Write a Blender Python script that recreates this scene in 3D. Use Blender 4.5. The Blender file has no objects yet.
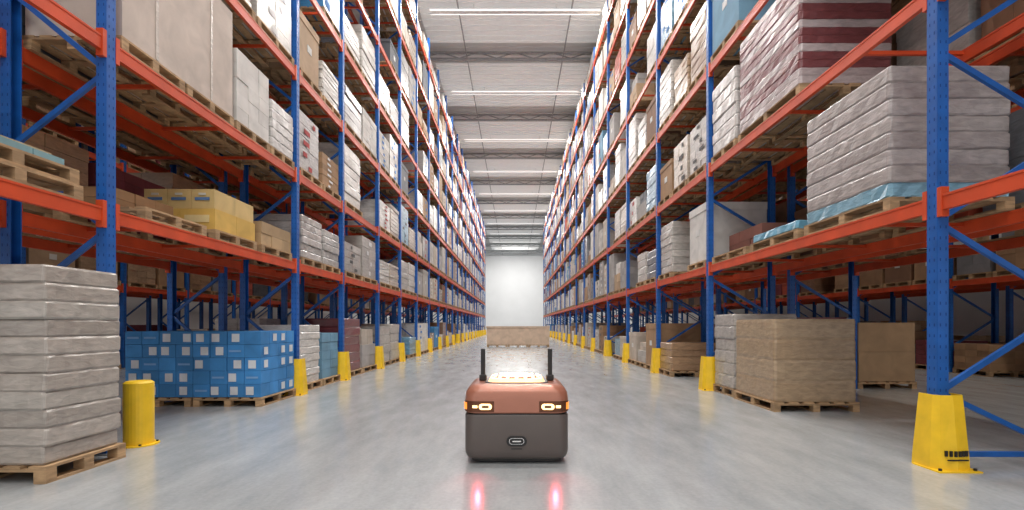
import bpy, math, random
import numpy as np
from mathutils import Vector
random.seed(7)
R = random.Random(11)
scene = bpy.context.scene
scene.view_settings.view_transform = 'Standard'
scene.view_settings.look = 'None'

# ------------------------------------------------------------------ materials
def newmat(name):
    m = bpy.data.materials.new(name); m.use_nodes = True
    return m, m.node_tree.nodes, m.node_tree.links, m.node_tree.nodes['Principled BSDF']

def paint(name, col, rough=0.45, metal=0.0, var=0.12, scale=6.0, bump=0.0, emis=None, estr=0, coat=0):
    m, n, l, b = newmat(name)
    tc = n.new('ShaderNodeTexCoord')
    no = n.new('ShaderNodeTexNoise'); no.inputs['Scale'].default_value = scale; no.inputs['Detail'].default_value = 5
    l.new(tc.outputs['Object'], no.inputs['Vector'])
    rp = n.new('ShaderNodeValToRGB')
    rp.color_ramp.elements[0].position = .3; rp.color_ramp.elements[1].position = .7
    rp.color_ramp.elements[0].color = tuple(c*(1-var) for c in col)+(1,)
    rp.color_ramp.elements[1].color = tuple(min(1, c*(1+var)) for c in col)+(1,)
    l.new(no.outputs['Fac'], rp.inputs['Fac']); l.new(rp.outputs['Color'], b.inputs['Base Color'])
    b.inputs['Roughness'].default_value = rough; b.inputs['Metallic'].default_value = metal
    b.inputs['Coat Weight'].default_value = coat
    if emis:
        b.inputs['Emission Color'].default_value = emis+(1,); b.inputs['Emission Strength'].default_value = estr
    if bump:
        bp = n.new('ShaderNodeBump'); bp.inputs['Strength'].default_value = bump; bp.inputs['Distance'].default_value = .01
        l.new(no.outputs['Fac'], bp.inputs['Height']); l.new(bp.outputs['Normal'], b.inputs['Normal'])
    return m

def attrmat(name, rough, coat, nscale, stretch, var, bump, dist=.01, lo=.3, hi=.7):
    m, n, l, b = newmat(name)
    at = n.new('ShaderNodeAttribute'); at.attribute_name = 'Col'
    tc = n.new('ShaderNodeTexCoord'); mp = n.new('ShaderNodeMapping'); mp.inputs['Scale'].default_value = stretch
    l.new(tc.outputs['Object'], mp.inputs['Vector'])
    no = n.new('ShaderNodeTexNoise'); no.inputs['Scale'].default_value = nscale; no.inputs['Detail'].default_value = 6
    no.inputs['Distortion'].default_value = .6
    l.new(mp.outputs['Vector'], no.inputs['Vector'])
    mr = n.new('ShaderNodeMapRange'); mr.inputs['From Min'].default_value = lo; mr.inputs['From Max'].default_value = hi
    mr.inputs['To Min'].default_value = 1-var; mr.inputs['To Max'].default_value = 1+var
    l.new(no.outputs['Fac'], mr.inputs['Value'])
    vm = n.new('ShaderNodeVectorMath'); vm.operation = 'SCALE'
    l.new(at.outputs['Color'], vm.inputs[0]); l.new(mr.outputs['Result'], vm.inputs['Scale'])
    l.new(vm.outputs['Vector'], b.inputs['Base Color'])
    b.inputs['Roughness'].default_value = rough; b.inputs['Coat Weight'].default_value = coat
    b.inputs['Coat Roughness'].default_value = .25
    bp = n.new('ShaderNodeBump'); bp.inputs['Strength'].default_value = bump; bp.inputs['Distance'].default_value = dist
    l.new(no.outputs['Fac'], bp.inputs['Height']); l.new(bp.outputs['Normal'], b.inputs['Normal'])
    return m

M_blue = paint('rack_blue_paint', (.010, .105, .40), .4, var=.15)
M_orange = paint('rack_orange_paint', (.62, .072, .019), .42, var=.15, scale=3)
M_galv = paint('galvanised_steel', (.45, .46, .47), .4, .7)
M_slot = paint('slot_dark', (.006, .05, .22), .8)
M_yellow = paint('guard_yellow', (.90, .58, .02), .45, var=.1)
M_black = paint('black_plastic', (.015, .015, .016), .45)
M_goods = attrmat('carton_board', .7, 0, 3.0, (1, 1, 1), .14, .25)
M_wrap = attrmat('stretch_film', .36, .5, 6.0, (1.2, 1.2, 3.5), .18, .6, .015)
M_wood = attrmat('pallet_wood', .8, 0, 6.0, (1, 1, 4), .3, .3)

# ------------------------------------------------------------------ mesh batch
BV = np.array([[x, y, z] for z in (-.5, .5) for y in (-.5, .5) for x in (-.5, .5)])
BF = np.array([[0, 2, 3, 1], [4, 5, 7, 6], [0, 1, 5, 4], [2, 6, 7, 3], [0, 4, 6, 2], [1, 3, 7, 5]])

class Batch:
    def __init__(s): s.v = []; s.f = []; s.m = []; s.c = []; s.n = 0
    def raw(s, V, F, mi=0, col=(1, 1, 1)):
        V = np.asarray(V, float); s.v.append(V)
        for f in F:
            s.f.append([i+s.n for i in f])
        k = len(F)
        s.m += [mi]*k
        if isinstance(col, list): s.c += col
        else: s.c += [col]*k
        s.n += len(V)
    def box(s, c, d, mi=0, col=(1, 1, 1), rz=0, M=None):
        V = BV*np.array(d)
        if rz:
            a, b_ = math.cos(rz), math.sin(rz)
            V = V @ np.array([[a, b_, 0], [-b_, a, 0], [0, 0, 1]])
        if M is not None: V = V @ M.T
        s.raw(V+np.array(c), BF.tolist(), mi, col)
    def bx(s, x0, x1, y0, y1, z0, z1, mi=0, col=(1, 1, 1)):
        s.box(((x0+x1)/2, (y0+y1)/2, (z0+z1)/2), (abs(x1-x0), abs(y1-y0), abs(z1-z0)), mi, col)
    def strut(s, p, q, w, h, mi=0, col=(1, 1, 1)):
        p = Vector(p); q = Vector(q); d = q-p; L = d.length
        M = np.array(d.to_track_quat('X', 'Z').to_matrix())
        s.box(((p+q)/2)[:], (L, w, h), mi, col, M=M)
    def cyl(s, c, r0, r1, h, n=20, mi=0, col=(1, 1, 1), cap=True, sx=1, sy=1):
        V = []
        for k, (r, z) in enumerate(((r0, 0), (r1, h))):
            for i in range(n):
                a = 2*math.pi*i/n; V.append((c[0]+r*sx*math.cos(a), c[1]+r*sy*math.sin(a), c[2]+z))
        F = [[i, (i+1) % n, n+(i+1) % n, n+i] for i in range(n)]
        if cap: F += [list(range(n))[::-1], list(range(n, 2*n))]
        s.raw(V, F, mi, col)
    def build(s, name, mats, parent=None, bevel=0, smooth=False, loc=None):
        me = bpy.data.meshes.new(name)
        V = np.concatenate(s.v)
        me.from_pydata(V.tolist(), [], s.f)
        me.polygons.foreach_set('material_index', s.m)
        for m in mats: me.materials.append(m)
        ca = me.color_attributes.new('Col', 'FLOAT_COLOR', 'CORNER')
        tot = np.empty(len(me.polygons), dtype=np.int32); me.polygons.foreach_get('loop_total', tot)
        cols = np.c_[np.array(s.c, float), np.ones(len(s.c))]
        ca.data.foreach_set('color', np.repeat(cols, tot, axis=0).ravel())
        if smooth: me.polygons.foreach_set('use_smooth', [True]*len(me.polygons))
        me.update()
        o = bpy.data.objects.new(name, me); scene.collection.objects.link(o)
        if parent: o.parent = parent
        if loc: o.location = loc
        if bevel:
            b = o.modifiers.new('bevel', 'BEVEL'); b.width = bevel; b.segments = 2; b.limit_method = 'ANGLE'
        return o

def empty(name, loc=(0, 0, 0)):
    e = bpy.data.objects.new(name, None); e.location = loc; e.empty_display_size = .2
    scene.collection.objects.link(e); return e

def jit(c, a): 
    k = 1+R.uniform(-a, a); return tuple(min(1, x*k) for x in c)

WOODC = (.40, .26, .14)
def pallet(B, x0, x1, y0, y1, z, mi=0, hi=True):
    """wooden pallet 0.144 high; deck boards run along y"""
    c = lambda: jit(WOODC, .25)
    W = x1-x0; n = 6 if hi else 5
    bw = W/n*.72
    for yy in (y0+.05, (y0+y1)/2, y1-.05):
        B.box(((x0+x1)/2, yy, z+.108), (W, .1, .022), mi, c())
        for xx in (x0+.05, (x0+x1)/2, x1-.05):
            B.box((xx, yy, z+.06), (.1, .1, .075), mi, c())
    for i in range(n):
        xx = x0+bw/2+(W-bw)*i/(n-1)
        B.box((xx, (y0+y1)/2, z+.131), (bw, y1-y0, .022), mi, c())
    for xx in (x0+.05, (x0+x1)/2, x1-.05):
        B.box((xx, (y0+y1)/2, z+.011), (.1, y1-y0, .022), mi, c())

def stack(B, x0, x1, y0, y1, z0, z1, nx, ny, nz, col, mi=1, j=.08, gap=.006, off=.006):
    dx, dy, dz = (x1-x0)/nx, (y1-y0)/ny, (z1-z0)/nz
    for k in range(nz):
        for i in range(nx):
            for jj in range(ny):
                if 0 < i < nx-1 and 0 < jj < ny-1 and k < nz-1: continue
                B.box((x0+dx*(i+.5)+R.uniform(-off, off), y0+dy*(jj+.5)+R.uniform(-off, off), z0+dz*(k+.5)),
                      (dx-gap, dy-gap, dz-gap*.6), mi, jit(col, j))

def rrect(hw, hd, r, n=5):
    P = []
    for cx, cy, a0 in ((hw-r, hd-r, 0), (-hw+r, hd-r, 90), (-hw+r, -hd+r, 180), (hw-r, -hd+r, 270)):
        for i in range(n+1):
            a = math.radians(a0+90*i/n); P.append((cx+r*math.cos(a), cy+r*math.sin(a)))
    return P

def wrapped(B, x0, x1, y0, y1, z0, z1, nl, cols, mi=2, inset=.012, shift=.012, sub=9, noise=.006, r=.04, dk=.45):
    """film-wrapped layered load: closed shell with grooves between layers"""
    cx, cy, hw, hd = (x0+x1)/2, (y0+y1)/2, (x1-x0)/2, (y1-y0)/2
    Pc = rrect(hw, hd, r, 3)
    P = []
    for i in range(len(Pc)):
        a, b_ = Pc[i], Pc[(i+1) % len(Pc)]
        L = math.hypot(a[0]-b_[0], a[1]-b_[1]); k = sub if L > .2 else 1
        for t in range(k): P.append((a[0]+(b_[0]-a[0])*t/k, a[1]+(b_[1]-a[1])*t/k))
    n = len(P); V = []; F = []; C = []
    dz = (z1-z0)/nl
    ring = 0
    for k in range(nl):
        ox, oy = R.uniform(-shift, shift), R.uniform(-shift, shift)
        g = R.uniform(-shift, shift)
        lc = cols[k % len(cols)]
        for t, ins in ((0.0, inset), (.12, 0), (.88, 0), (1.0, inset)):
            for (px, py) in P:
                sx = 1-(ins-g*.4)/hw; sy = 1-(ins-g*.4)/hd
                V.append((cx+ox+px*sx+R.uniform(-noise, noise), cy+oy+py*sy+R.uniform(-noise, noise), z0+dz*(k+t)+(R.uniform(-noise, noise)*.5 if 0 < t < 1 else 0)))
            if ring > 0:
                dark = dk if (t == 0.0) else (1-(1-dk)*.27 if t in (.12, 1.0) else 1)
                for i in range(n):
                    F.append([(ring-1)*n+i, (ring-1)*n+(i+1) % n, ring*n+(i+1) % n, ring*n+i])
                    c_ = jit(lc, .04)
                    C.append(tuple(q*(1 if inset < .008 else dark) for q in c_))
            ring += 1
    F.append(list(range((ring-1)*n, ring*n))); C.append(cols[-1])
    F.append(list(range(n))[::-1]); C.append(cols[0])
    B.raw(V, F, mi, C)

GM = [M_wood, M_goods, M_wrap]

# ------------------------------------------------------------------ racks
LEV_L = [2.33, 4.03, 5.93, 7.83, 9.73, 11.63, 13.5]
LEV_R = [2.35, 4.33, 6.33, 8.33, 10.33, 12.33, 14.1]
FR_L = [.6, 5.05, 9.4, 11.9, 15.0] + [17.9+3.0*i for i in range(18)]
FR_R = [-.8, 4.65, 10.08, 13.7, 17.4] + [21.05+3.65*i for i in range(14)]
BH = .14   # beam height

def rack_mesh(name, frames, levels, sgn, dep):
    """aisle face at x=0, body extends sgn*dep. z from 0"""
    B = Batch(); H = 15.0
    for fi, y in enumerate(frames):
        near = y < 16
        for k, xx in enumerate((0.05, dep-.05)):
            x = sgn*xx
            B.box((x, y-.055, H/2), (.10, .012, H), 0)
            B.box((x, y+.055, H/2), (.10, .012, H), 0)
            B.box((x-sgn*(.046 if k == 0 else -.046), y, H/2), (.012, .11, H), 0)
            B.box((x, y, .008), (.17, .17, .016), 2)
            if near:
                z = .2
                while z < 7:
                    for s2 in (-1, 1):
                        B.box((x+s2*.026, y-.0605, z), (.010, .003, .028), 3)
                        B.box((x-sgn*(.052 if k == 0 else -.052), y+s2*.026, z), (.003, .010, .028), 3)
                    z += .1
        xa, xb = sgn*.06, sgn*(dep-.06)
        zf = [.68+1.6*i for i in range(9)]
        B.strut((xa, y, .1), (xb, y, .1), .04, .045, 0)
        B.strut((xa, y, .68), (xb, y, .1), .035, .045, 0)
        for i, z in enumerate(zf):
            B.strut((xa, y, z), (xb, y, z+.78), .035, .05, 0)
            if i < 8: B.strut((xb, y, z+.82), (xa, y, z+1.56), .035, .05, 0)
            if near:
                B.cyl((xa, y-.03, z), .02, .02, .01, 8, 2)
    for i in range(len(frames)-1):
        y0, y1 = frames[i]+.062, frames[i+1]-.062
        for z in levels:
            for xx in (0.03, dep-.03):
                x = sgn*xx
                B.bx(x-.025, x+.025, y0, y1, z, z+BH, 1)
                B.bx(x-.03, x+.03, y0, y1, z+BH-.02, z+BH, 1)
                for ye, sg in ((y0, 1), (y1, -1)):
                    B.bx(x-.036, x+.036, ye-sg*.004, ye+sg*.045, z-.06, z+BH+.07, 1)
            L = y1-y0
            for t in ((.2, .5, .8) if y0 < 25 else (.5,)):
                B.bx(sgn*.05, sgn*(dep-.05), y0+L*t-.02, y0+L*t+.02, z+BH-.055, z+BH-.012, 1)
    return B

XR, XL = 3.88, -4.08
DR, DL = 1.34, 1.06
rm_R = rack_mesh('r', FR_R, LEV_R, 1, DR).build('pallet_rack', [M_blue, M_orange, M_galv, M_slot], loc=(XR, 0, 0))
rm_L = rack_mesh('l', FR_L, LEV_L, -1, DL).build('pallet_rack', [M_blue, M_orange, M_galv, M_slot], loc=(XL, 0, 0))
ROWS_R = [XR, XR+DR+.3, XR+DR+.3+DR+5.0, XR+DR+.3+DR+5.0+DR+.3]
ROWS_L = [XL, XL-DL-.3, XL-DL-.3-DL-5.2, XL-DL-.3-DL-5.2-DL-.3]
for src, rows in ((rm_R, ROWS_R), (rm_L, ROWS_L)):
    for x in rows[1:]:
        o = bpy.data.objects.new('pallet_rack', src.data); o.location = (x, 0, 0); scene.collection.objects.link(o)

# ------------------------------------------------------------------ bulk goods
WHITES = [(.58, .55, .51), (.50, .47, .44), (.64, .62, .59), (.42, .39, .36), (.52, .45, .38), (.36, .34, .33)]
TANS = [(.36, .22, .12), (.29, .17, .09), (.42, .29, .18), (.22, .12, .07)]
ODD = [(.05, .22, .45), (.18, .035, .045), (.20, .21, .23), (.45, .08, .04), (.08, .085, .10), (.16, .32, .45)]
def pick(back):
    r = R.random()
    if back: return R.choice(TANS) if r < .65 else (R.choice(WHITES) if r < .78 else R.choice(ODD[1:5]))
    return R.choice(WHITES) if r < .68 else (R.choice(TANS) if r < .88 else R.choice(ODD))

def load(B, x0, x1, y0, y1, z, hmax, back, near, sgn):
    pallet(B, x0, x1, y0, y1, z, 0, near)
    zb = z+.145; h = R.uniform(.45, 1)*hmax; col = pick(back)
    m = R.random(); i = R.uniform(.015, .06)
    x0 += i; x1 -= i; y0 += i; y1 -= i
    xf = x0 if sgn > 0 else x1
    if m < .45 and near:
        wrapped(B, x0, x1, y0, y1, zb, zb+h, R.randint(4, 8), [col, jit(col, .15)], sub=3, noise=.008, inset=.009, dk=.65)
    elif m < .78:
        nz = R.randint(3, 6)
        stack(B, x0, x1, y0, y1, zb, zb+h, 2, R.choice((2, 3)), nz, col, mi=R.choice((1, 2)), j=.16)
        if not back and R.random() < .6:
            lc = R.choice([(.7, .7, .7), (.05, .2, .5), (.4, .05, .05), (.1, .1, .1)])
            for k in range(nz):
                B.box((xf-sgn*.008, (y0+y1)/2+R.uniform(-.25, .25), zb+h/nz*(k+.5)), (.004, R.uniform(.1, .3), h/nz*.4), 1, lc)
    elif m < .9:
        stack(B, x0, x1, y0, y1, zb, zb+h*.5, 2, 2, 2, col, j=.15)
        stack(B, x0+.05, x1-.05, y0+.1, y1-.1, zb+h*.5, zb+h*.85, 2, 2, 2, pick(back), j=.15)
    else:
        B.bx(x0, x1, y0, y1, zb, zb+h*.93, 1, col)
        B.bx(x0-.012, x1+.012, y0-.012, y1+.012, zb+h*.82, zb+h*.94, 1, jit(col, .1))
        B.box((xf-sgn*.004, (y0+y1)/2, zb+h*.5), (.008, .2, .14), 1, (.65, .65, .63))

def fill(name, x, sgn, dep, frames, levels, back, skip):
    B = Batch()
    for i in range(len(frames)-1):
        y0, y1 = frames[i]+.1, frames[i+1]-.1
        if y0 < 0 and back: y0 = 0
        if back >= 2 and y0 > 50: continue
        n = max(2, int((y1-y0)/1.12)); w = (y1-y0)/n
        allz = [0]+[z+BH+.003 for z in levels]
        for li, z in enumerate(allz):
            if back >= 2 and li > 4: continue
            if skip(i, li): continue
            hmax = (allz[li+1]-z-.145-BH-.15) if li+1 < len(allz) else 1.0
            hmax = min(hmax, 1.65)
            for k in range(n):
                pr = .93 if li else (.8 if not back else .6)
                if not back and li and y0 > 20: pr = .97
                if R.random() > pr: continue
                a = y0+w*k+.04; b_ = a+w-.08
                hm = hmax*(.8 if li == 0 else 1)
                if sgn > 0: load(B, x+.0, x+dep-.0, a, b_, z, hm, back, y0 < 20 and not back, sgn)
                else: load(B, x-dep+.0, x-.0, a, b_, z, hm, back, y0 < 20 and not back, sgn)
    B.build(name, GM)

for ri, x in enumerate(ROWS_R):
    if ri == 0: sk = lambda i, li: (i == 0) or (i == 1 and li <= 2)
    elif ri == 1: sk = lambda i, li: i == 1 and li == 0
    else: sk = lambda i, li: False
    fill('stored_pallet_goods', x+.005, 1, DR-.01, FR_R, LEV_R, ri, sk)
for ri, x in enumerate(ROWS_L):
    if ri == 0: sk = lambda i, li: (i == 0) or (i == 1 and li <= 2) or (i == 2 and li == 1)
    elif ri == 1: sk = lambda i, li: i == 1 and li == 0
    else: sk = lambda i, li: False
    fill('stored_pallet_goods', x-.005, -1, DL-.01, FR_L, LEV_L, ri, sk)

# ------------------------------------------------------------------ hero loads
LB = [z+BH+.003 for z in LEV_L]; RB = [z+BH+.003 for z in LEV_R]

# left front floor stack
B = Batch(); pallet(B, -5.02, -3.83, 4.08, 4.92, 0, 0)
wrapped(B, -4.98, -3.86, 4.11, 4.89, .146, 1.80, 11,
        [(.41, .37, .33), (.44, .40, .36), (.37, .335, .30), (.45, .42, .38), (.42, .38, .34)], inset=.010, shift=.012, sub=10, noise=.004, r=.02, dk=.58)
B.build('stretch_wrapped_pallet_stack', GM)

# blue cartons
B = Batch()
pallet(B, -5.12, -4.03, 7.95, 9.2, 0, 0); pallet(B, -6.25, -5.16, 7.95, 9.2, 0, 0)
BLUE = (.05, .25, .58)
stack(B, -6.22, -4.05, 7.97, 9.17, .146, 1.20, 8, 4, 5, BLUE, 1, .16, .008, .004)
LW = (.68, .72, .76)
for k in range(5):
    for i in range(8):
        if R.random() < .55:
            xx = -6.22+.271*(i+R.uniform(.3, .7)); zz = .146+.211*(k+.5)
            B.box((xx, 7.963, zz), (.12, .006, .13), 1, LW)
        elif R.random() < .4:
            xx = -6.22+.271*(i+.5); zz = .146+.211*(k+.5)
            B.box((xx, 7.963, zz), (.19, .006, .03), 1, (.2, .4, .7))
    for j in range(4):
        if R.random() < .5:
            B.box((-4.043, 7.97+.3*(j+.5), .146+.211*(k+.5)), (.006, .12, .12), 1, LW)
B.build('blue_carton_pallet', GM)

# yellow cartons on level 1 left
z = LB[0]
B = Batch(); pallet(B, -5.13, -4.1, 6.85, 7.95, z, 0)
YEL = (.66, .42, .10)
stack(B, -5.12, -4.12, 6.87, 7.93, z+.146, z+.43, 2, 2, 1, YEL, 1, .05)
stack(B, -5.11, -4.14, 6.88, 7.92, z+.43, z+.70, 3, 2, 1, (.62, .45, .19), 1, .08)
for i in range(3):
    B.box((-4.95+.325*i, 6.873, z+.565), (.20, .006, .04), 1, (.1, .2, .4))
    B.box((-4.95+.325*i, 6.873, z+.63), (.10, .006, .03), 1, (.6, .58, .5))
for i in range(2):
    B.box((-4.87+.5*i, 6.866, z+.29), (.34, .006, .10), 1, (.70, .56, .28))
B.build('yellow_carton_pallet', GM)
B = Batch(); pallet(B, -5.13, -4.1, 5.55, 6.65, z, 0)
stack(B, -5.12, -4.5, 5.6, 6.6, z+.146, z+.38, 2, 3, 2, (.30, .17, .08), 1, .12)
B.build('cardboard_box_pallet', GM)
B = Batch(); pallet(B, -5.13, -4.1, 8.1, 9.2, z, 0)
stack(B, -5.1, -4.12, 8.12, 9.18, z+.146, z+.52, 2, 3, 2, (.42, .29, .16), 1, .12)
B.build('cardboard_box_pallet', GM)
B = Batch(); pallet(B, -5.13, -4.1, 3.55, 4.75, z, 0)
pallet(B, -5.12, -4.12, 3.57, 4.73, z+.145, 0)
stack(B, -5.1, -4.35, 3.65, 4.7, z+.29, z+.44, 2, 3, 1, (.46, .36, .22), 1, .12)
stack(B, -4.33, -4.14, 3.7, 4.6, z+.29, z+.35, 1, 3, 1, (.22, .38, .42), 1, .12)
B.build('cardboard_box_pallet', GM)
B = Batch(); pallet(B, -5.13, -4.1, 9.65, 10.7, z, 0)
wrapped(B, -5.11, -4.12, 9.68, 10.68, z+.146, z+.98, 6, [(.48, .45, .43), (.42, .39, .37)], sub=8, inset=.009, dk=.65)
pallet(B, -5.13, -4.1, 10.75, 11.75, z, 0)
wrapped(B, -5.11, -4.12, 10.78, 11.72, z+.146, z+.9, 5, [(.46, .44, .42)], sub=8, inset=.009, dk=.65)
B.build('stretch_wrapped_pallet_stack', GM)
z = LB[1]
B = Batch(); pallet(B, -5.13, -4.09, 5.2, 6.2, z, 0); pallet(B, -5.13, -4.09, 6.25, 7.28, z, 0)
stack(B, -5.12, -4.1, 5.22, 7.27, z+.146, z+1.66, 1, 2, 1, (.56, .48, .42), 1, .03, off=.003)
for yy in (5.73, 6.76):
    B.box((-4.098, yy, z+.9), (.004, .05, 1.48), 2, (.58, .52, .46))
B.build('large_cream_carton_pallet', GM)
B = Batch(); pallet(B, -5.13, -4.09, 7.35, 8.35, z, 0)
stack(B, -5.12, -4.1, 7.37, 8.33, z+.146, z+1.22, 2, 3, 5, (.66, .64, .61), 1, .06)
B.build('white_carton_pallet', GM)
B = Batch(); pallet(B, -5.13, -4.09, 8.4, 9.28, z, 0)
wrapped(B, -5.12, -4.1, 8.42, 9.26, z+.146, z+.95, 5, [(.60, .58, .56)], sub=8, inset=.009, dk=.65)
B.build('white_carton_pallet', GM)

# right level 1 big wrapped grey load
z = RB[0]
B = Batch(); pallet(B, 3.90, 5.2, 5.2, 6.75, z, 0)
wrapped(B, 3.91, 5.19, 5.23, 6.72, z+.146, z+.30, 1, [(.22, .42, .54)], sub=12, noise=.01, inset=.004)
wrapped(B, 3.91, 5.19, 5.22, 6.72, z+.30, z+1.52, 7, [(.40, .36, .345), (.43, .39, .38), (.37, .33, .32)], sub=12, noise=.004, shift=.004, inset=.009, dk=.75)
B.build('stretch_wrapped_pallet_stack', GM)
B = Batch(); pallet(B, 3.90, 5.2, 6.9, 8.3, z, 0)
wrapped(B, 3.93, 5.15, 6.95, 8.25, z+.146, z+.27, 1, [(.16, .40, .55)], sub=12, noise=.012)
pallet(B, 3.90, 5.2, 8.45, 9.9, z, 0)
stack(B, 4.2, 5.15, 8.5, 9.8, z+.146, z+.55, 2, 3, 2, (.20, .08, .06), 1, .12)
B.build('low_film_wrapped_pallet', GM)
# right level 2 maroon load
z = RB[1]
B = Batch(); pallet(B, 3.90, 5.2, 6.85, 8.75, z, 0)
MAR = (.19, .055, .06); WH = (.46, .39, .39)
wrapped(B, 3.91, 5.19, 6.87, 8.72, z+.146, z+1.70, 14, [WH, (.42, .35, .35), MAR, MAR, WH, MAR, MAR, (.44, .38, .38), MAR, MAR, (.42, .36, .36), MAR, MAR, WH], sub=12, noise=.005, shift=.003, inset=.004)
B.build('maroon_carton_pallet', GM)
B = Batch(); pallet(B, 3.90, 5.2, 8.85, 9.95, z, 0)
wrapped(B, 3.91, 5.19, 8.87, 9.93, z+.146, z+1.45, 6, [(.58, .56, .54), (.64, .61, .59)], sub=8, inset=.009, dk=.65)
B.build('white_carton_pallet', GM)

# right floor cardboard load
B = Batch(); pallet(B, 3.87, 5.15, 7.47, 8.85, 0, 0)
CB = (.38, .27, .165)
wrapped(B, 3.89, 5.13, 7.5, 8.82, .146, 1.39, 4, [CB, (.41, .30, .19)], sub=10, noise=.002, shift=.004, inset=.006)
B.build('wrapped_cardboard_pallet', GM)
B = Batch(); pallet(B, 3.92, 5.1, 8.95, 9.9, 0, 0)
wrapped(B, 3.94, 5.08, 8.97, 9.88, .146, 1.5, 6, [(.44, .41, .38)], sub=8, inset=.009, dk=.65)
B.build('stretch_wrapped_pallet_stack', GM)
B = Batch(); pallet(B, 7.0, 8.2, 10.2, 11.3, 0, 0)
stack(B, 7.02, 8.18, 10.22, 11.28, .146, 1.35, 1, 2, 2, (.38, .25, .14), 1, .06)
B.build('cardboard_box_pallet', GM)

# big beige crate standing far down the aisle
B = Batch()
for k in range(3):
    pallet(B, -1.66+1.24*k, -1.66+1.24*k+1.2, 29.5, 30.5, 0, 0)
BG = (.62, .47, .35)
B.bx(-1.67, 2.03, 29.52, 30.48, .08, 1.20, 1, BG)
B.bx(-1.70, 2.06, 29.49, 30.51, 1.12, 1.23, 1, jit(BG, .05))
B.build('large_beige_crate', GM)

# ------------------------------------------------------------------ upright guards and bollard
def guard(x, y, detail):
    B = Batch()
    w0, w1, d0, d1, h = .175, .140, .15, .11, .67
    prof0 = [(-w0, .13), (-w0, -d0*.5), (-w0*.75, -d0*.95), (0, -d0*1.15), (w0*.75, -d0*.95), (w0, -d0*.5), (w0, .13)]
    prof1 = [(-w1, .10), (-w1, -d1*.5), (-w1*.75, -d1*.95), (0, -d1*1.1), (w1*.75, -d1*.95), (w1, -d1*.5), (w1, .10)]
    V = []; n = 7
    lv = [(0, prof0, prof0, 0), (.10, prof0, prof1, .1), (h-.06, prof0, prof1, 1), (h, prof0, prof1, 1.15)]
    for z, a, b_, t in lv:
        for inn in (1, .93):
            for p, q in zip(a, b_):
                V.append(((p[0]+(q[0]-p[0])*t)*inn, (p[1]+(q[1]-p[1])*t)*inn, z))
    F = []
    for k in range(3):
        o = k*2*n; u = (k+1)*2*n
        for i in range(n-1):
            F.append([o+i, o+i+1, u+i+1, u+i]); F.append([o+n+i+1, o+n+i, u+n+i, u+n+i+1])
        F.append([o, u, u+n, o+n]); F.append([o+n-1, o+2*n-1, u+2*n-1, u+n-1])
    t = 3*2*n
    for i in range(n-1): F.append([t+i, t+i+1, t+n+i+1, t+n+i])
    B.raw(V, F, 0)
    B.bx(-w0-.015, w0+.015, -d0*1.15-.03, .1, 0, .012, 0)
    for sx in (-1, 1): B.cyl((sx*(w0-.02), -.165, .012), .014, .014, .02, 8, 1)
    if detail:
        for i in range(6):
            B.box((-.09+.036*i, -d0*1.0+abs(i-2.5)*.008-.022, .16), (.022, .012, .05), 1)
        B.box((.0, -d0*1.08-.006, .105), (.18, .010, .012), 1)
    return B.build('yellow_rack_guard', [M_yellow, M_black], loc=(x, y-.02, 0))
g0 = guard(XR+.03, 4.60, True)
gfirst = None
for x, fr in ((XR+.03, FR_R[2:]), (XL-.03, FR_L[2:])):
    for y in fr:
        if gfirst is None: gfirst = guard(x, y-.01, False)
        else:
            o = bpy.data.objects.new('yellow_rack_guard', gfirst.data); o.location = (x, y-.03, 0)
            scene.collection.objects.link(o)

B = Batch()
B.cyl((0, 0, .012), .14, .14, .66, 28, 0)
B.cyl((0, 0, .672), .14, .115, .02, 28, 0)
B.cyl((0, 0, 0), .19, .19, .012, 28, 0)
for i in range(4): B.cyl((.165*math.cos(i*math.pi/2+.7), .165*math.sin(i*math.pi/2+.7), .012), .013, .013, .015, 8, 1)
bo = B.build('yellow_bollard', [M_yellow, M_black], loc=(-4.1, 5.45, 0), smooth=False)

# ------------------------------------------------------------------ robot
rob = empty('warehouse_robot', (.015, 5.04, 0))
M_copper = paint('copper_paint', (.42, .17, .11), .3, .25, var=.04, coat=.4)
M_dgrey = paint('robot_grey_plastic', (.10, .083, .076), .40, var=.05)
M_bronze = paint('headlight_bezel', (.13, .045, .02), .3, .3, var=.05)
M_head = paint('headlight_glow', (1, .85, .6), .3, emis=(1, .60, .20), estr=2.6)
M_amber = paint('amber_glow', (.9, .3, .03), .3, emis=(1, .28, .04), estr=1.1)
M_led = paint('top_led_glow', (1, .7, .4), .3, emis=(1, .46, .18), estr=1.6)
M_ledw = paint('top_led_core', (1, .9, .7), .3, emis=(1, .74, .42), estr=4)
M_chrome = paint('badge_chrome', (.8, .8, .8), .2, .8)
M_red = paint('red_marker_lens', (.25, .01, .015), .3)

def loft(name, secs, mat, n=8, parent=rob, smooth=True):
    B = Batch(); V = []; F = []; k = 4*(n+1)
    for (z, hw, hd, r) in secs:
        V += [(p[0], p[1], z) for p in rrect(hw, hd, r, n)]
    for s in range(len(secs)-1):
        for i in range(k): F.append([s*k+i, s*k+(i+1) % k, (s+1)*k+(i+1) % k, (s+1)*k+i])
    F.append(list(range(k))[::-1]); F.append(list(range((len(secs)-1)*k, len(secs)*k)))
    B.raw(V, F)
    o = B.build(name, [mat], parent)
    if smooth:
        o.data.polygons.foreach_set('use_smooth', [True]*(len(F)-2)+[False]*2)
        e = o.modifiers.new('es', 'EDGE_SPLIT'); e.split_angle = math.radians(38)
    return o
loft('base_skirt', [(.02, .43, .34, .1), (.075, .43, .34, .1)], M_black)
loft('lower_body', [(.045, .44, .36, .11), (.06, .465, .380, .10), (.09, .482, .393, .10), (.14, .487, .397, .10), (.455, .487, .397, .11), (.465, .480, .392, .11)], M_dgrey)
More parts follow.
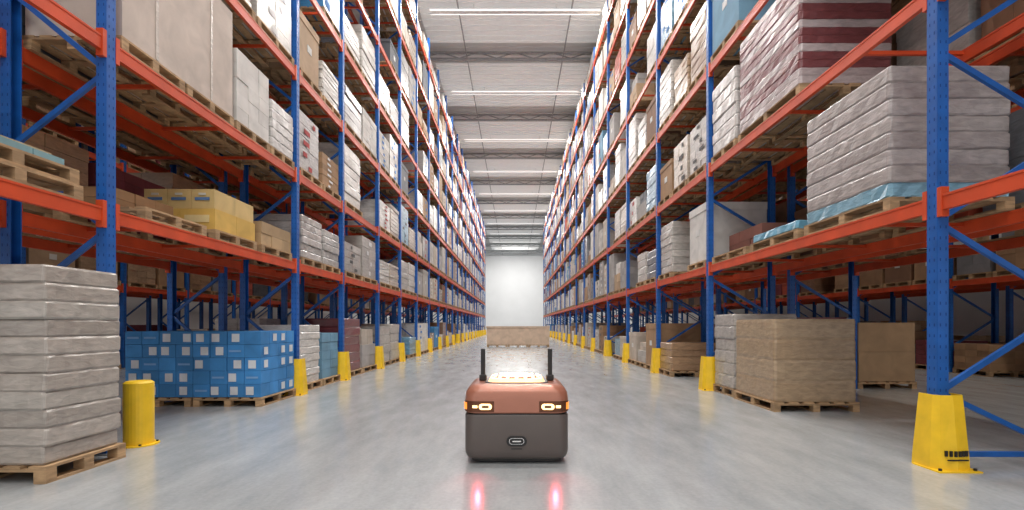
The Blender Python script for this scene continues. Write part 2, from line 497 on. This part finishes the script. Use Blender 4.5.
loft('seam', [(.462, .465, .38, .11), (.482, .465, .38, .11)], M_black)
loft('upper_body', [(.478, .478, .392, .12), (.488, .488, .400, .12), (.61, .488, .400, .12), (.665, .480, .394, .12), (.705, .458, .378, .12), (.733, .425, .353, .12), (.745, .385, .32, .12)], M_copper)
loft('top_tray', [(.742, .31, .29, .1), (.752, .305, .285, .1)], M_black)
loft('top_glow_ring', [(.752, .275, .265, .1), (.782, .255, .245, .1)], M_led)

def strip(name, z0, z1, cond, off, mat, hw=.488, hd=.400, r=.12):
    P = rrect(hw+off, hd+off, r+off, 14)
    Q = []
    for i in range(len(P)):
        a, b_ = P[i], P[(i+1) % len(P)]
        L = math.hypot(a[0]-b_[0], a[1]-b_[1]); k = max(1, int(L/.012))
        for t in range(k): Q.append((a[0]+(b_[0]-a[0])*t/k, a[1]+(b_[1]-a[1])*t/k))
    B = Batch(); n = len(Q); V = []; F = []
    idx = [i for i in range(n) if cond(*Q[i]) and cond(*Q[(i+1) % n])]
    for i in idx:
        a, b_ = Q[i], Q[(i+1) % n]
        m = len(V)
        for p in (a, b_):
            ip = (p[0]*.97, p[1]*.97)
            V += [(p[0], p[1], z0), (p[0], p[1], z1), (ip[0], ip[1], z0), (ip[0], ip[1], z1)]
        F += [[m, m+4, m+5, m+1], [m+1, m+5, m+7, m+3], [m, m+2, m+6, m+4]]
        F += [[m, m+1, m+3, m+2], [m+4, m+6, m+7, m+5]]
    B.raw(V, F)
    return B.build(name, [mat], rob)
def oval(name, hw, hh, y, mat, z=.222, depth=.012, x=0.0):
    B = Batch()
    P = rrect(hw, hh, hh*.97, 8); V = []
    for yy in (y, y-depth): V += [(x+p[0], yy, z+p[1]) for p in P]
    k = len(P)
    B.raw(V, [[i, (i+1) % k, k+(i+1) % k, k+i] for i in range(k)]+[list(range(k)), list(range(k, 2*k))[::-1]])
    return B.build(name, [mat], rob)
for s, nm in ((-1, 'l'), (1, 'r')):
    strip('headlight_housing_'+nm, .492, .592, lambda x, y, s=s: y < -.2 and s*x > .21, .004, M_bronze)
    oval('headlight_lens_'+nm, .060, .027, -.403, M_head, z=.542, x=s*.29, depth=.012)
    oval('headlight_pupil_'+nm, .034, .011, -.407, M_bronze, z=.542, x=s*.29, depth=.011)
    strip('light_line_'+nm, .530, .554, lambda x, y, s=s: y < -.2 and .36 < s*x < .42, .008, M_head)
    strip('indicator_'+nm, .512, .574, lambda x, y, s=s: -.37 < y < -.28 and s*x > .40, .009, M_amber)
    B = Batch()
    B.box((s*.335, -.03, .775), (.075, .06, .06), 0); B.box((s*.335, -.03, .93), (.045, .03, .27), 0)
    B.build('antenna_'+nm, [M_black], rob, bevel=.01)
    B = Batch()
    for yy in (-.2, .2):
        V = []
        nn = 20
        for xx in (s*.30, s*.36):
            V += [(xx, yy+.06*math.cos(2*math.pi*i/nn), .06+.06*math.sin(2*math.pi*i/nn)) for i in range(nn)]
        B.raw(V, [[i, (i+1) % nn, nn+(i+1) % nn, nn+i] for i in range(nn)]+[list(range(nn)), list(range(nn, 2*nn))])
    B.build('wheels_'+nm, [M_black], rob)
B = Batch()
B.cyl((0, 0, .780), .25, .22, .016, 40, 0, sy=.85)
B.cyl((0, 0, .795), .16, .15, .012, 40, 1, sy=.85)
for i in range(16):
    a = 2*math.pi*i/16
    B.cyl((.225*math.cos(a), .20*math.sin(a), .772), .016, .013, .030, 12, 1)
B.build('beacon_cluster', [M_copper, M_ledw], rob)
oval('badge_rim', .095, .048, -.392, M_black); oval('badge_ring', .070, .029, -.395, M_chrome)
oval('badge_face', .065, .025, -.397, M_black); oval('badge_mark', .040, .006, -.400, M_chrome)
B = Batch(); B.box((0, -.396, .15), (.10, .008, .010), 0); B.build('front_slot', [M_black], rob)

def arealight(name, loc, rot, sx, sy, power, col, parent=None):
    d = bpy.data.lights.new(name, 'AREA'); d.shape = 'RECTANGLE'; d.size = sx; d.size_y = sy; d.energy = power; d.color = col
    o = bpy.data.objects.new(name, d); o.location = loc; o.rotation_euler = rot; scene.collection.objects.link(o)
    if parent: o.parent = parent
    return o
# small red guidance spots under the headlights, thrown on the floor ahead
for s in (-1, 1):
    d = bpy.data.lights.new('ground_marker_spot', 'SPOT'); d.energy = 9; d.color = (1, .04, .07)
    d.spot_size = math.radians(62); d.spot_blend = 1; d.shadow_soft_size = .012
    o = bpy.data.objects.new('ground_marker_spot', d); o.location = (s*.36, -.415, .30)
    o.rotation_euler = Vector((0, -.62, -.34)).to_track_quat('-Z', 'Y').to_euler()
    scene.collection.objects.link(o); o.parent = rob

# ------------------------------------------------------------------ room shell
Y0, Y1, W, HC = -12, 103, 21, 16.2
m, n, l, b = newmat('polished_concrete')
tc = n.new('ShaderNodeTexCoord')
mp = n.new('ShaderNodeMapping'); mp.inputs['Scale'].default_value = (2.4, .7, 1)
l.new(tc.outputs['Object'], mp.inputs['Vector'])
n1 = n.new('ShaderNodeTexNoise'); n1.inputs['Scale'].default_value = 1.3; n1.inputs['Detail'].default_value = 9; n1.inputs['Roughness'].default_value = .68
l.new(mp.outputs['Vector'], n1.inputs['Vector'])
n2 = n.new('ShaderNodeTexNoise'); n2.inputs['Scale'].default_value = 30; n2.inputs['Detail'].default_value = 4
l.new(tc.outputs['Object'], n2.inputs['Vector'])
mx = n.new('ShaderNodeMath'); mx.operation = 'MULTIPLY_ADD'; mx.inputs[1].default_value = .35
l.new(n2.outputs['Fac'], mx.inputs[0]); l.new(n1.outputs['Fac'], mx.inputs[2])
rp = n.new('ShaderNodeValToRGB'); rp.color_ramp.elements[0].position = .45; rp.color_ramp.elements[1].position = .88
rp.color_ramp.elements[0].color = (.29, .315, .325, 1); rp.color_ramp.elements[1].color = (.42, .445, .455, 1)
l.new(mx.outputs[0], rp.inputs['Fac']); l.new(rp.outputs['Color'], b.inputs['Base Color'])
rr = n.new('ShaderNodeMapRange'); rr.inputs['To Min'].default_value = .12; rr.inputs['To Max'].default_value = .28
l.new(n1.outputs['Fac'], rr.inputs['Value']); l.new(rr.outputs['Result'], b.inputs['Roughness'])
b.inputs['Specular IOR Level'].default_value = .65
M_floor = m
B = Batch(); B.bx(-W, W, Y0, Y1, -.2, 0, 0); B.build('floor', [M_floor])
M_wall = paint('white_cladding', (.84, .85, .86), .6, var=.03, scale=.5)
M_ceil = paint('roof_sheet', (.66, .67, .67), .5, var=.06, scale=.8)
M_sky = paint('translucent_rooflight', (.72, .72, .72), .5, var=.03, emis=(1, .99, .97), estr=.14)
M_steel = paint('roof_steel', (.34, .35, .36), .5, .2)
B = Batch(); B.bx(-W, W, Y1, Y1+.3, 0, HC, 0)
i = -W
while i < W:
    B.bx(i, i+.12, Y1-.04, Y1, 0, HC, 0); i += 1.0
B.build('wall_back', [M_wall])
B = Batch(); B.bx(-W-.3, -W, Y0, Y1, 0, HC, 0); B.build('wall_left', [M_wall])
B = Batch(); B.bx(W, W+.3, Y0, Y1, 0, HC, 0); B.build('wall_right', [M_wall])
B = Batch(); B.bx(-W, W, Y0, Y1, HC, HC+.2, 0)
y = Y0+.5
while y < Y1:
    B.bx(-W, W, y, y+.22, HC-.07, HC, 0); y += .75
B.build('ceiling', [M_ceil])
B = Batch(); y = 4.3
while y < 100:
    yy = y
    while yy < y+5.4:
        B.bx(-4.5, 4.5, yy, yy+.30, HC-.095, HC-.075, 0)
        B.bx(-4.5, 4.5, yy+.30, yy+.45, HC-.15, HC-.075, 0); yy += .45
    y += 8
B.build('rooflight_bands', [M_sky])  # translucent rooflight sheets in the roof, given a weak glow
B = Batch(); y = 3
while y < Y1:
    B.bx(-W, W, y-.08, y+.08, HC-.62, HC-.5, 0); B.bx(-W, W, y-.06, y+.06, HC-.24, HC-.16, 0)
    xx = -W; up = True
    while xx < W-1:
        B.strut((xx, y, HC-.5 if up else HC-.18), (xx+1, y, HC-.18 if up else HC-.5), .05, .05, 0); xx += 1; up = not up
    y += 8
for x in (-2.6, 2.6):
    B.bx(x-.03, x+.03, Y0, Y1-.1, HC-.40, HC-.34, 0)
B.build('roof_truss', [M_steel])
M_fix = paint('lamp_housing', (.75, .75, .75), .4)
M_tube = paint('lamp_tube', (1, 1, 1), .4, emis=(1, .98, .95), estr=.8)
par = empty('linear_ceiling_lamp')
y = -9; B = Batch()
while y < 100:
    B.bx(-3.9, 3.9, y-.12, y+.12, HC-.52, HC-.44, 0)
    for s in (-1, 1):
        B.bx(-3.9, 3.9, y+s*.15-.03, y+s*.15+.03, HC-.53, HC-.47, 1)
        B.bx(s*1.9-.02, s*1.9+.02, y-.02, y+.02, HC-.44, HC-.15, 0)
    arealight('back_wall_fill', (0, y, HC-.53), (0, 0, 0), 7.4, .2, 900, (1, .97, .93), par)
    y += 8
B.build('lamp_housings', [M_fix, M_tube], par)
arealight('back_wall_fill', (0, 92, HC-.6), (math.radians(30), 0, 0), 5.5, .3, 550, (1, .98, .95), par)  # added fill, tilted to brighten the back wall, has no housing
for s in (-1, 1):
    arealight('side_aisle_fill', (s*9.2, 30, HC-.7), (0, 0, 0), .8, 80, 2600, (1, .90, .80), par)  # added unseen fill light for each side aisle, no fixture modelled

# ------------------------------------------------------------------ world + camera
w = bpy.data.worlds.new('World'); scene.world = w; w.use_nodes = True
w.node_tree.nodes['Background'].inputs[0].default_value = (1, .985, .97, 1)
w.node_tree.nodes['Background'].inputs[1].default_value = .92

cam = bpy.data.cameras.new('camera'); cam.sensor_width = 36; cam.lens = 36*500/1024
cam.shift_x = -3/1024; cam.shift_y = 70/1024; cam.clip_end = 300
co = bpy.data.objects.new('camera', cam); co.location = (0, 0, 1.3); co.rotation_euler = (math.radians(90), 0, 0)
scene.collection.objects.link(co); scene.camera = co
